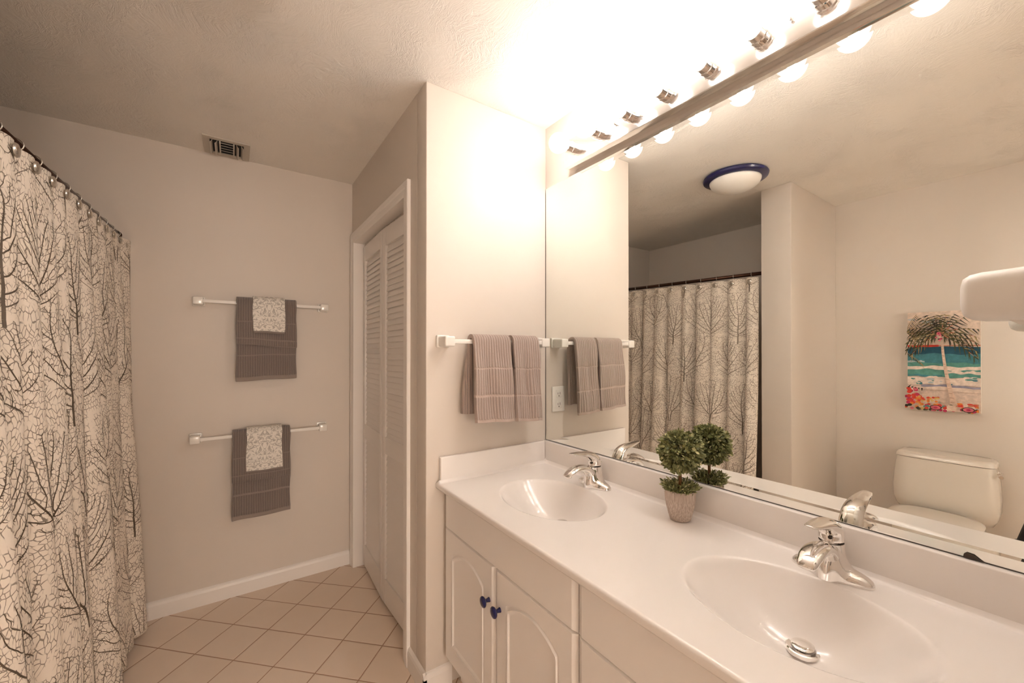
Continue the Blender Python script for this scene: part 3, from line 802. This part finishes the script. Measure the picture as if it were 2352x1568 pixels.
# ------------------------------------------------------------------ shower curtain, rod and hooks
RX = -.472
def RZ(y): return 1.892+(y-SY1)/(YB-SY1)*.042       # the rod rises slightly to the back wall
t = thing('shower_curtain_rod', (RX, (SY1+YB)/2, RZ((SY1+YB)/2)), 'dark bronze shower curtain rod running to the back wall', 'curtain rod')
MB().tube([(RX, SY1+.001, RZ(SY1)), (RX, YB-.001, RZ(YB))], .0125, 20).obj('pole', M['bronze'], t, True)
for y, ax in ((SY1+.0008, 'y'), (YB-.0008, '-y')):
    autosmooth(MB().lathe([(.018, 0), (.018, .005), (.0145, .009)], (RX, y, RZ(y)), ax, 28).obj('end_flange', M['bronze'], t), 40)
NH = 12; CY0, CY1 = 1.320, 2.708
hook_y = [CY0+.022+(CY1-CY0-.044)*k/(NH-1) for k in range(NH)]
DROP = .024       # cloth top below the rod axis
def fold(yq, dep):
    """sideways offset of the cloth (toward the room positive) and slip along the rod; dep 0 top .. 1 hem"""
    q = (yq-hook_y[0])/(hook_y[1]-hook_y[0])      # integer at hooks
    a = .5*(1-math.cos(2*PI*q))      # 0 at hooks
    k = min(1, .25+dep*2.5)
    vary = .8+.35*math.sin(q*1.9+.7)+.25*math.sin(q*3.3+2)
    x = .026-(.026+.068*k)*a*vary
    x += min(1, dep*1.5)*(.016*math.sin(yq*15+1.1)+.009*math.sin(yq*27+.4+dep*1.5))
    x += .082*dep**1.15
    if yq > CY1-.06: x += .030*((yq-CY1+.06)/.06)**2*(1-.6*dep)
    s_ = .027*math.sin(2*PI*q+.6)*(1-.2*dep)+.008*math.sin(yq*17+dep*3)*dep
    return x, s_
NY, NZ = 480, 70
V, F, UV = [], [], []
ulen = 0; prev = None
cols_u = []
for j in range(NY+1):
    yq = CY0+(CY1-CY0)*j/NY; x, s_ = fold(yq, .5); p = (x, yq+s_)
    if prev is not None: ulen += math.hypot(p[0]-prev[0], p[1]-prev[1])
    prev = p; cols_u.append(ulen)
ZB = .035
for i in range(NZ+1):
    dep = i/NZ
    for j in range(NY+1):
        yq = CY0+(CY1-CY0)*j/NY; x, s_ = fold(yq, dep)
        q = (yq-hook_y[0])/(hook_y[1]-hook_y[0]); sag = .5*(1-math.cos(2*PI*q))
        top = RZ(yq)-DROP
        zz = top-(top-ZB)*dep-.010*sag*max(0, 1-i/6)
        V.append((RX+.006+x, yq+s_, zz)); UV.append((cols_u[j], zz))
for i in range(NZ):
    for j in range(NY):
        k = i*(NY+1)+j; F.append([k, k+1, k+NY+2, k+NY+1])
o = mobj('shower_curtain', V, F, M['curtain'], None, True, uvs=UV, origin=(RX, (CY0+CY1)/2, ZB))
md = o.modifiers.new('thickness', 'SOLIDIFY'); md.thickness = .0012; md.offset = 0
tag(o, 'ivory shower curtain printed with grey brown branching trees, floor length', 'shower curtain')
# printed trees: each is a branching line drawing wrapped onto the folds
ct = o
def cloth_at(u, z):
    lo, hi = 0, NY
    while hi-lo > 1:
        mid = (lo+hi)//2
        if cols_u[mid] <= u: lo = mid
        else: hi = mid
    f = (u-cols_u[lo])/max(1e-9, cols_u[hi]-cols_u[lo])
    yq = CY0+(CY1-CY0)*(lo+f)/NY
    top = RZ(yq)-DROP; dep = (top-z)/(top-ZB)
    def P(yy):
        x, s_ = fold(yy, dep); return RX+.006+x, yy+s_
    x, y = P(yq); x2, y2 = P(yq+.001)
    tx, ty = x2-x, y2-y; L = math.hypot(tx, ty)
    q = (yq-hook_y[0])/(hook_y[1]-hook_y[0]); sag = .5*(1-math.cos(2*PI*q))
    zz = z-.010*sag*max(0, 1-dep*NZ/6)
    return Vector((x+ty/L*.0011, y-tx/L*.0011, zz))
UMAX = cols_u[-1]
def tree_segments(rnd):
    """branches grown toward scattered points, so the crown fills evenly like a sea fan"""
    pts = []
    while len(pts) < 760:
        x, z = rnd.uniform(-.165, .165), rnd.uniform(.045, .37)
        zc = (z-.19)/(.165 if z > .19 else .15)
        wv = .155*math.sqrt(max(0, 1-zc*zc))*(.75 if z < .10 else 1)
        if abs(x) < wv: pts.append((x, z))
    twin = rnd.random() < .5
    nodes = [(-.006, 0, -1), (.006, .004, -1)] if twin else [(0, 0, -1)]
    for k in range(len(nodes)):
        par = k
        for i in range(1, 9):
            px, pz, _ = nodes[par]; sg = -1 if k == 0 else 1
            nodes.append((px+(sg*.0004*i if twin else rnd.gauss(0, .0005)), pz+.0095, par)); par = len(nodes)-1
    near = [(9, -1)]*len(pts)
    alive = list(range(len(pts)))
    def upd(j):
        nx_, nz_, _ = nodes[j]
        for i in alive:
            d = (pts[i][0]-nx_)**2+(pts[i][1]-nz_)**2
            if d < near[i][0]: near[i] = (d, j)
    for j in range(len(nodes)): upd(j)
    step = .0058
    for it in range(120):
        pull = {}
        for i in alive:
            d, j = near[i]; L = math.sqrt(d)
            if L > .12: continue
            p = pull.setdefault(j, [0, 0]); p[0] += (pts[i][0]-nodes[j][0])/L; p[1] += (pts[i][1]-nodes[j][1])/L
        if not pull: break
        n_old = len(nodes)
        for j, (ax, az) in pull.items():
            ax += rnd.gauss(0, .28); az += rnd.gauss(0, .28)+.05; L = math.hypot(ax, az)
            if L < 1e-6: continue
            nodes.append((nodes[j][0]+ax/L*step, nodes[j][1]+az/L*step, j))
        for j in range(n_old, len(nodes)): upd(j)
        alive = [i for i in alive if near[i][0] > .0068**2]
        if not alive: break
    tips = [0]*len(nodes)
    kids = [0]*len(nodes)
    for x, z, p in nodes:
        if p >= 0: kids[p] += 1
    for j in range(len(nodes)-1, -1, -1):
        if kids[j] == 0: tips[j] = 1
        if nodes[j][2] >= 0: tips[nodes[j][2]] += tips[j]
    W = [min(.0095, .00155*t**.34) for t in tips]
    return [(nodes[p][0], nodes[p][1], x, z, W[p] if W[p] < 1.6*W[j] else 1.3*W[j], W[j]) for j, (x, z, p) in enumerate(nodes) if p >= 0]
rt = random.Random(21); V, F = [], []
shapes = [tree_segments(rt) for _ in range(5)]
CWID, CHT = .31, .62
row = 0
z0 = -.42
trees = []
while z0 < 1.9:
    u0 = (row % 2)*CWID/2-.06
    while u0 < UMAX+.2:
        trees.append((u0+rt.uniform(-.035, .035), z0+rt.uniform(-.06, .06))); u0 += CWID
    z0 += CHT/2; row += 1
for (tu, tz) in trees:
    sg = rt.choice(shapes); fl = rt.choice((-1, 1)); sc = rt.uniform(.92, 1.08)
    for x0_, z0_, x1_, z1_, w0, w1 in sg:
        a = (tu+fl*x0_*sc, tz+z0_*sc); c = (tu+fl*x1_*sc, tz+z1_*sc)
        if min(a[0], c[0]) < .008 or max(a[0], c[0]) > UMAX-.008 or min(a[1], c[1]) < ZB+.01 or max(a[1], c[1]) > 1.845: continue
        dx, dz = c[0]-a[0], c[1]-a[1]; L = math.hypot(dx, dz) or 1; px2, pz2 = -dz/L, dx/L
        n = len(V)
        for q, w_ in ((a, w0), (c, w1)):
            for sd in (-1, 1): V.append(cloth_at(min(UMAX, max(0, q[0]+sd*px2*w_/2)), q[1]+sd*pz2*w_/2))
        F.append([n, n+1, n+3, n+2])
pr_ = mobj('printed_trees', V, F, M['ink'], ct, False)
pr_['label'] = 'grey brown printed branching trees'
def hook(y):
    x, s_ = fold(y, .01); rz = RZ(y)
    hx = RX+.006+x; zc_ = rz-.052; hy = y+s_
    t = thing('curtain_hook', (RX, hy, rz), 'x', 'curtain hook', 'shower curtain hooks')
    pts = []
    for k in range(17):
        a = math.radians(-62+k*15.5)
        pts.append((RX+.0165*math.cos(a), hy, rz+.0165*math.sin(a)))
    pts += [(RX-.011, hy, rz-.020), (hx-.005, hy, rz-.036), (hx-.005, hy, zc_)]
    MB().tube(pts, .0017, 8).tube([(hx-.005, hy, zc_), (hx+.006, hy, zc_)], .0017, 8).obj('ring', M['nickel'], t, True)
    autosmooth(MB().lathe([(.0005, 0), (.015, .0), (.0178, .002), (.0160, .0055), (.009, .0080), (.0005, .0088)], (hx+.0045, hy, zc_), 'x', 24).obj('disc', M['nickel'], t), 50)
    return t
h0 = hook(hook_y[0])
ordn = ['first', 'second', 'third', 'fourth', 'fifth', 'sixth', 'seventh', 'eighth', 'ninth', 'tenth', 'eleventh', 'twelfth']
hooks = [h0]
for k in range(1, NH):
    x, s_ = fold(hook_y[k], .01)
    c = copy_tree(h0); c.location = (RX, hook_y[k]+s_, RZ(hook_y[k])); hooks.append(c)
for k, c in enumerate(hooks):
    n = NH-1-k
    c['label'] = ('round nickel curtain hook nearest the back wall' if n == 0 else ordn[n]+' nickel curtain hook counted out from the back wall' if k > 0 else 'nickel curtain hook at the wall end of the curtain, rightmost in the mirror')

# ------------------------------------------------------------------ toilet
TY = .532
t = thing('toilet', (XT+.35, TY, 0), 'white low one piece toilet with closed lid, seen in the mirror', 'toilet')
wx = XT+.004
def tank_ring(z, x1, hy, e=5.0, y_off=0):
    return sellip((wx+x1)/2, TY+y_off, z, (x1-wx)/2, hy, e, 64)
R = [tank_ring(.36, XT+.17, .195, 4), tank_ring(.40, XT+.20, .213, 4.5), tank_ring(.445, XT+.218, .222, 5), tank_ring(.52, XT+.214, .224, 5.5), tank_ring(.60, XT+.207, .219, 5.5), tank_ring(.66, XT+.202, .212, 5.5), tank_ring(.700, XT+.199, .206, 5.5)]
o = MB().rings(R).obj('tank', M['porcelain'], t); autosmooth(o, 60); 
o = MB().rings([tank_ring(.7015, XT+.199, .206, 5.5), tank_ring(.704, XT+.204, .211, 5.5), tank_ring(.722, XT+.200, .208, 5.5), tank_ring(.731, XT+.190, .199, 5.5), tank_ring(.7335, XT+.172, .185, 5)]).obj('tank_lid', M['porcelain'], t); autosmooth(o, 50)
def egg(z, x0, x1, hy, n=56):
    R = []
    for j in range(n):
        a = 2*PI*j/n; c, s_ = math.cos(a), math.sin(a)
        e = 2.3 if c > 0 else 3.0
        R.append(((x0+x1)/2+(x1-x0)/2*math.copysign(abs(c)**(2/e), c), TY+hy*math.copysign(abs(s_)**(2/e), s_)*(1-.10*c), z))
    return R
o = MB().rings([egg(.0, XT+.12, XT+.56, .115), egg(.03, XT+.12, XT+.55, .108), egg(.14, XT+.12, XT+.55, .105), egg(.24, XT+.12, XT+.62, .135), egg(.32, XT+.12, XT+.69, .172), egg(.365, XT+.12, XT+.705, .183), egg(.378, XT+.13, XT+.70, .178)]).obj('bowl', M['porcelain'], t); autosmooth(o, 60)
o = MB().rings([egg(.379, XT+.235, XT+.705, .184), egg(.383, XT+.230, XT+.712, .188), egg(.392, XT+.230, XT+.712, .188), egg(.395, XT+.235, XT+.705, .184)]).obj('seat', M['porcelain'], t); autosmooth(o, 50)
o = MB().rings([egg(.3985, XT+.232, XT+.705, .184), egg(.402, XT+.226, XT+.714, .190), egg(.414, XT+.226, XT+.714, .190), egg(.421, XT+.236, XT+.700, .180), egg(.424, XT+.27, XT+.65, .15)]).obj('seat_cover', M['porcelain'], t); autosmooth(o, 50)
b = MB().lathe([(.013, 0), (.013, .010), (.009, .012), (.007, .024)], (XT+.13, TY-.2065, .672), '-y', 20).tube([(XT+.13, TY-.226, .672), (XT+.165, TY-.229, .670), (XT+.205, TY-.229, .666)], [.0075, .0085, .0095], 12)
autosmooth(b.obj('flush_lever', M['chrome'], t), 50)

# ------------------------------------------------------------------ painting on the toilet wall
pcol = {'sky': (.78, .63, .53), 'skyb': (.58, .60, .60), 'red': (.62, .05, .03), 'deep': (.02, .10, .16), 'teal': (.06, .23, .28), 'green': (.10, .30, .26), 'foam': (.78, .66, .58), 'mist': (.42, .52, .55),
        'lav': (.32, .31, .40), 'sand': (.74, .60, .51), 'olive': (.07, .075, .03), 'dark': (.03, .028, .018), 'tan': (.36, .27, .12), 'coral': (.60, .22, .13), 'trunk': (.72, .54, .43), 'ring': (.33, .17, .09),
        'orange': (.72, .22, .04), 'pink': (.66, .16, .20), 'mag': (.45, .03, .09), 'yel': (.65, .45, .16)}
pk = list(pcol); pm = []
for k in pk:
    m = newmat('paint_'+k, pcol[k], .55, spec=.3); g = N(m)
    g.color(g.mix(g.ramp(g.noise(g.coord(), 45, 4, .6), .3, .75), tuple(.8*q for q in pcol[k]), tuple(min(1, 1.12*q) for q in pcol[k])))
    pm.append(m)
pm.append(bump_white('canvas_side', (.70, .64, .57), .8)); EDGE = len(pm)-1
QY0, QY1, QZ0, QZ1 = .393, .708, .990, 1.612
px_ = XT+.030
b = MB(); b.box((XT+.001, QY0, QZ0), (px_, QY1, QZ1), EDGE)
layer = [0]
def P2(s_, tt): return (px_+.0003+layer[0]*.00002, QY1-s_*(QY1-QY0), QZ1-tt*(QZ1-QZ0))
def poly(pts, col):
    layer[0] += 1
    pts = [(min(1, max(0, a)), min(1, max(0, c))) for a, c in pts]
    b.add([P2(a, c) for a, c in pts], [list(range(len(pts)))], pk.index(col))
def band(t0, t1, col, amp=.0, fr=8, ph=0, s0=0, s1=1):
    n = 28
    lo = [(s0+(s1-s0)*i/n, t0+amp*math.sin(fr*i/n+ph)+amp*.5*math.sin(2.7*fr*i/n+ph*2)) for i in range(n+1)]
    hi = [(s0+(s1-s0)*i/n, t1+amp*math.sin(fr*i/n+ph+1)) for i in range(n, -1, -1)]
    for i in range(n):      # as quads so that wavy edges stay planar polygons
        poly([lo[i], lo[i+1], hi[n-i-1], hi[n-i]], col)
def stroke(p, q, w0, w1, col, bend=0):
    dx, dy = q[0]-p[0], q[1]-p[1]; L = math.hypot(dx, dy*1.97) or 1; nx_, ny_ = -dy*1.97/L, dx/L/1.97*1.0
    n = 4; A, B_ = [], []
    for i in range(n+1):
        f = i/n; o_ = bend*4*f*(1-f); w_ = w0+(w1-w0)*f
        cx_, cy_ = p[0]+dx*f+nx_*o_, p[1]+dy*f+ny_*o_
        A.append((cx_+nx_*w_/2, cy_+ny_*w_/2)); B_.append((cx_-nx_*w_/2, cy_-ny_*w_/2))
    for i in range(n): poly([A[i], A[i+1], B_[i+1], B_[i]], col)
def blob(s_, tt, rs, rt, col, n=12): poly([(s_+rs*math.cos(2*PI*k/n), tt+rt*math.sin(2*PI*k/n)) for k in range(n)], col)
rp = random.Random(5)
band(0, .36, 'sky'); band(.355, 1, 'sand')
for i in range(5): blob(rp.uniform(.05, .4), rp.uniform(.03, .12), .06, .012, 'skyb')
band(.338, .362, 'red', .001, 6, 0, 0, .45); band(.342, .352, 'coral', .001, 6, 0, .45, 1)
band(.358, .46, 'deep', .003); band(.43, .56, 'teal', .006, 9, 1); band(.50, .58, 'mist', .004, 12, 2, .0, .25); band(.52, .57, 'green', .006, 11, 3)
band(.555, .60, 'foam', .006, 10, .5); band(.590, .665, 'green', .008, 9, 2); band(.60, .625, 'foam', .006, 13, 1, .55, 1); band(.645, .66, 'teal', .006, 9, 2, 0, .5)
band(.665, .745, 'foam', .008, 12, 0)
for i in range(16): blob(rp.uniform(.02, .98), rp.uniform(.66, .735), rp.uniform(.02, .06), rp.uniform(.004, .012), rp.choice(['mist', 'green', 'mist', 'teal']))
for i in range(14): blob(rp.uniform(.02, .98), rp.uniform(.65, .74), rp.uniform(.02, .05), rp.uniform(.004, .010), 'foam')
band(.742, .768, 'lav', .006, 7, 1.5, .2, 1); band(.765, .80, 'sand', .006, 7, 1)
# second palm at the left edge and its lower frond
for (ox, oy, ex, ey) in ((-.02, .20, .14, .02), (-.02, .22, .2, .10), (-.02, .2, .22, .2), (-.02, .2, .17, .3), (-.02, .42, .24, .55)):
    stroke((ox, oy), (ex, ey), .012, .006, 'tan', -.02)
    for k in range(12):
        f = .1+.9*k/12; cx_, cy_ = ox+(ex-ox)*f, oy+(ey-oy)*f
        stroke((cx_, cy_), (cx_+.05, cy_+rp.uniform(.02, .05)), .012, .002, rp.choice(['olive', 'dark', 'tan']))
# trunk
tr = [(.505, .335, .036), (.515, .42, .040), (.54, .55, .045), (.58, .70, .055), (.63, .84, .072), (.675, .965, .10)]
for i in range(len(tr)-1):
    a, c = tr[i], tr[i+1]
    poly([(a[0]-a[2]/2, a[1]), (a[0]+a[2]/2, a[1]), (c[0]+c[2]/2, c[1]), (c[0]-c[2]/2, c[1])], 'trunk')
    for q in range(3):
        f = (q+.5)/3; x_, y_, w_ = (a[k]+(c[k]-a[k])*f for k in range(3))
        stroke((x_-w_*.45, y_+.004), (x_+w_*.3, y_+.006), .007, .004, 'ring')
# crown
hub = (.49, .225)
angs_ = [(-172, .50), (-158, .46), (-148, .52), (-132, .42), (-118, .40), (-104, .34), (-90, .33), (-76, .35), (-60, .40), (-42, .48), (-25, .54), (-8, .52), (6, .53), (20, .50), (34, .62), (150, .44), (165, .46), (176, .5)]
for a_, L_ in angs_:
    ar = math.radians(a_); dxx, dyy = math.cos(ar), math.sin(ar)*.52
    drop = .0 if -135 < a_ < -40 else .10
    prev_ = hub
    for k in range(1, 9):
        f = k/8; cur = (hub[0]+dxx*L_*f, hub[1]+dyy*L_*f+drop*f*f*.9)
        stroke(prev_, cur, .016*(1-f)+.006, .012*(1-f)+.004, rp.choice(['olive', 'tan', 'coral', 'olive']))
        for sd in (-1, 1):
            for q in range(2):
                ll = .105*math.sin(min(1, f+.12)*PI*.85)+.02
                gx, gy = dxx*.75, dyy*.75
                stroke(cur, (cur[0]+(gx*.7-sd*dyy*1.2)*ll*1.3+rp.uniform(-.015, .015), cur[1]+(gy*.7+sd*dxx*.35)*ll+abs(dxx)*.035+rp.uniform(0, .02)), rp.uniform(.014, .024), .003, rp.choice(['dark', 'olive', 'olive', 'tan', 'dark']))
        prev_ = cur
for k in range(9): blob(hub[0]+rp.uniform(-.05, .05), hub[1]+rp.uniform(.0, .075), .018, .009, rp.choice(['dark', 'pink', 'trunk', 'dark', 'mag']))
blob(.485, .228, .03, .017, 'pink'); blob(.485, .228, .012, .007, 'mag')
# flower border
for k in range(26): blob(rp.uniform(.0, .22), rp.uniform(.78, .93), .035, .016, rp.choice(['red', 'pink', 'red', 'sky', 'mag']))
for k in range(5): stroke((.05+.05*k, .775), (.09+.04*k, .745+.015*k), .03, .004, 'dark')
for k in range(34): blob(rp.uniform(.16, .48), rp.uniform(.86, .94), .022, .010, rp.choice(['orange', 'yel', 'orange', 'red']))
for k in range(60): blob(rp.uniform(.0, 1), rp.uniform(.935, .995), .028, .013, rp.choice(['red', 'dark', 'pink', 'yel', 'olive', 'orange', 'mag', 'green']))
for s_ in (.44, .87):
    blob(s_, .962, .085, .026, 'dark'); blob(s_, .962, .07, .02, 'pink'); blob(s_, .962, .03, .01, 'mag')
for k in range(14): blob(rp.uniform(.72, 1), .915+rp.uniform(-.012, .02), .04, .008, rp.choice(['red', 'orange', 'red', 'coral']))
poly([(.60, .93), (.70, .93), (.74, .985), (.60, .985)], 'trunk')
o = b.obj('painting', None, None, mats=pm)
# drop the origin onto the canvas
off = Vector((XT, (QY0+QY1)/2, QZ0))
for v in o.data.vertices: v.co -= off
o.location = off
tag(o, 'palm tree beach painting on canvas above the toilet, seen in the mirror', 'painting')

# ------------------------------------------------------------------ wall hair dryer at the right end of the counter
hz = 1.443; HX0, HX1 = .905, .990
t = thing('wall_hair_dryer', ((HX0+HX1)/2, YW, hz), 'white rounded wall mounted hair dryer at the right picture edge', 'hair dryer')
R = []
def rrect(y, hx, hzz, e=4): return [(p[0], y, p[1]) for p in [((HX0+HX1)/2+hx*math.copysign(abs(math.cos(2*PI*j/40))**(2/e), math.cos(2*PI*j/40)), hz+hzz*math.copysign(abs(math.sin(2*PI*j/40))**(2/e), math.sin(2*PI*j/40))) for j in range(40)]]
for y, hx, hh in ((YW+.0008, .040, .038), (YW+.02, .0425, .040), (.060, .0425, .0385), (.098, .0425, .0365), (.110, .041, .034), (.117, .036, .029), (.1195, .028, .021)): R.append(rrect(y, hx, hh))
o = MB().rings(R).obj('housing', M['plastic'], t); autosmooth(o, 60)
b = MB().rings([[(HX1-.062, YW+.001, hz-.036), (HX1-.006, YW+.001, hz-.036), (HX1-.006, .075, hz-.036), (HX1-.062, .075, hz-.036)], [(HX1-.060, YW+.001, hz-.060), (HX1-.008, YW+.001, hz-.060), (HX1-.008, .040, hz-.060), (HX1-.060, .040, hz-.060)], [(HX1-.058, YW+.001, hz-.074), (HX1-.010, YW+.001, hz-.074), (HX1-.010, .034, hz-.074), (HX1-.058, .034, hz-.074)]])
b.obj('cradle', M['plastic'], t)
box('grille_slot', (HX1-.0095, YW+.01, hz-.066), (HX1-.0075, .030, hz-.0635), M['dark'], t)

# ------------------------------------------------------------------ photographer's tripod (its leg shows in the mirror)
t = thing('camera_tripod', (0, 0, 0), 'black camera tripod leg, at the right edge of the mirror', 'tripod')
b = MB().tube([(0, 0, .78), (0, 0, 1.20)], .014, 16).lathe([(.03, 1.12), (.034, 1.13), (.034, 1.17), (.03, 1.18)], (0, 0, 0), 'z', 24).lathe([(.012, 1.18), (.018, 1.20), (.03, 1.215), (.03, 1.225)], (0, 0, 0), 'z', 24)
autosmooth(b.obj('centre_column', M['black'], t), 40)
for a in (90, 210, 330):
    d = Vector((math.cos(math.radians(a)), math.sin(math.radians(a)), 0))
    p0, p1, p2 = d*.03+Vector((0, 0, 1.15)), d*.168+Vector((0, 0, .62)), d*.335+Vector((0, 0, .012))
    MB().tube([p0, p1], .0155, 14).tube([p1, p2], .011, 14).lathe([(.017, 0), (.017, .03)], p1-Vector((0, 0, .015)), 'z', 14).lathe([(.012, -.0115), (.014, 0), (.011, .015)], p2, 'z', 14).obj('leg', M['black'], t)
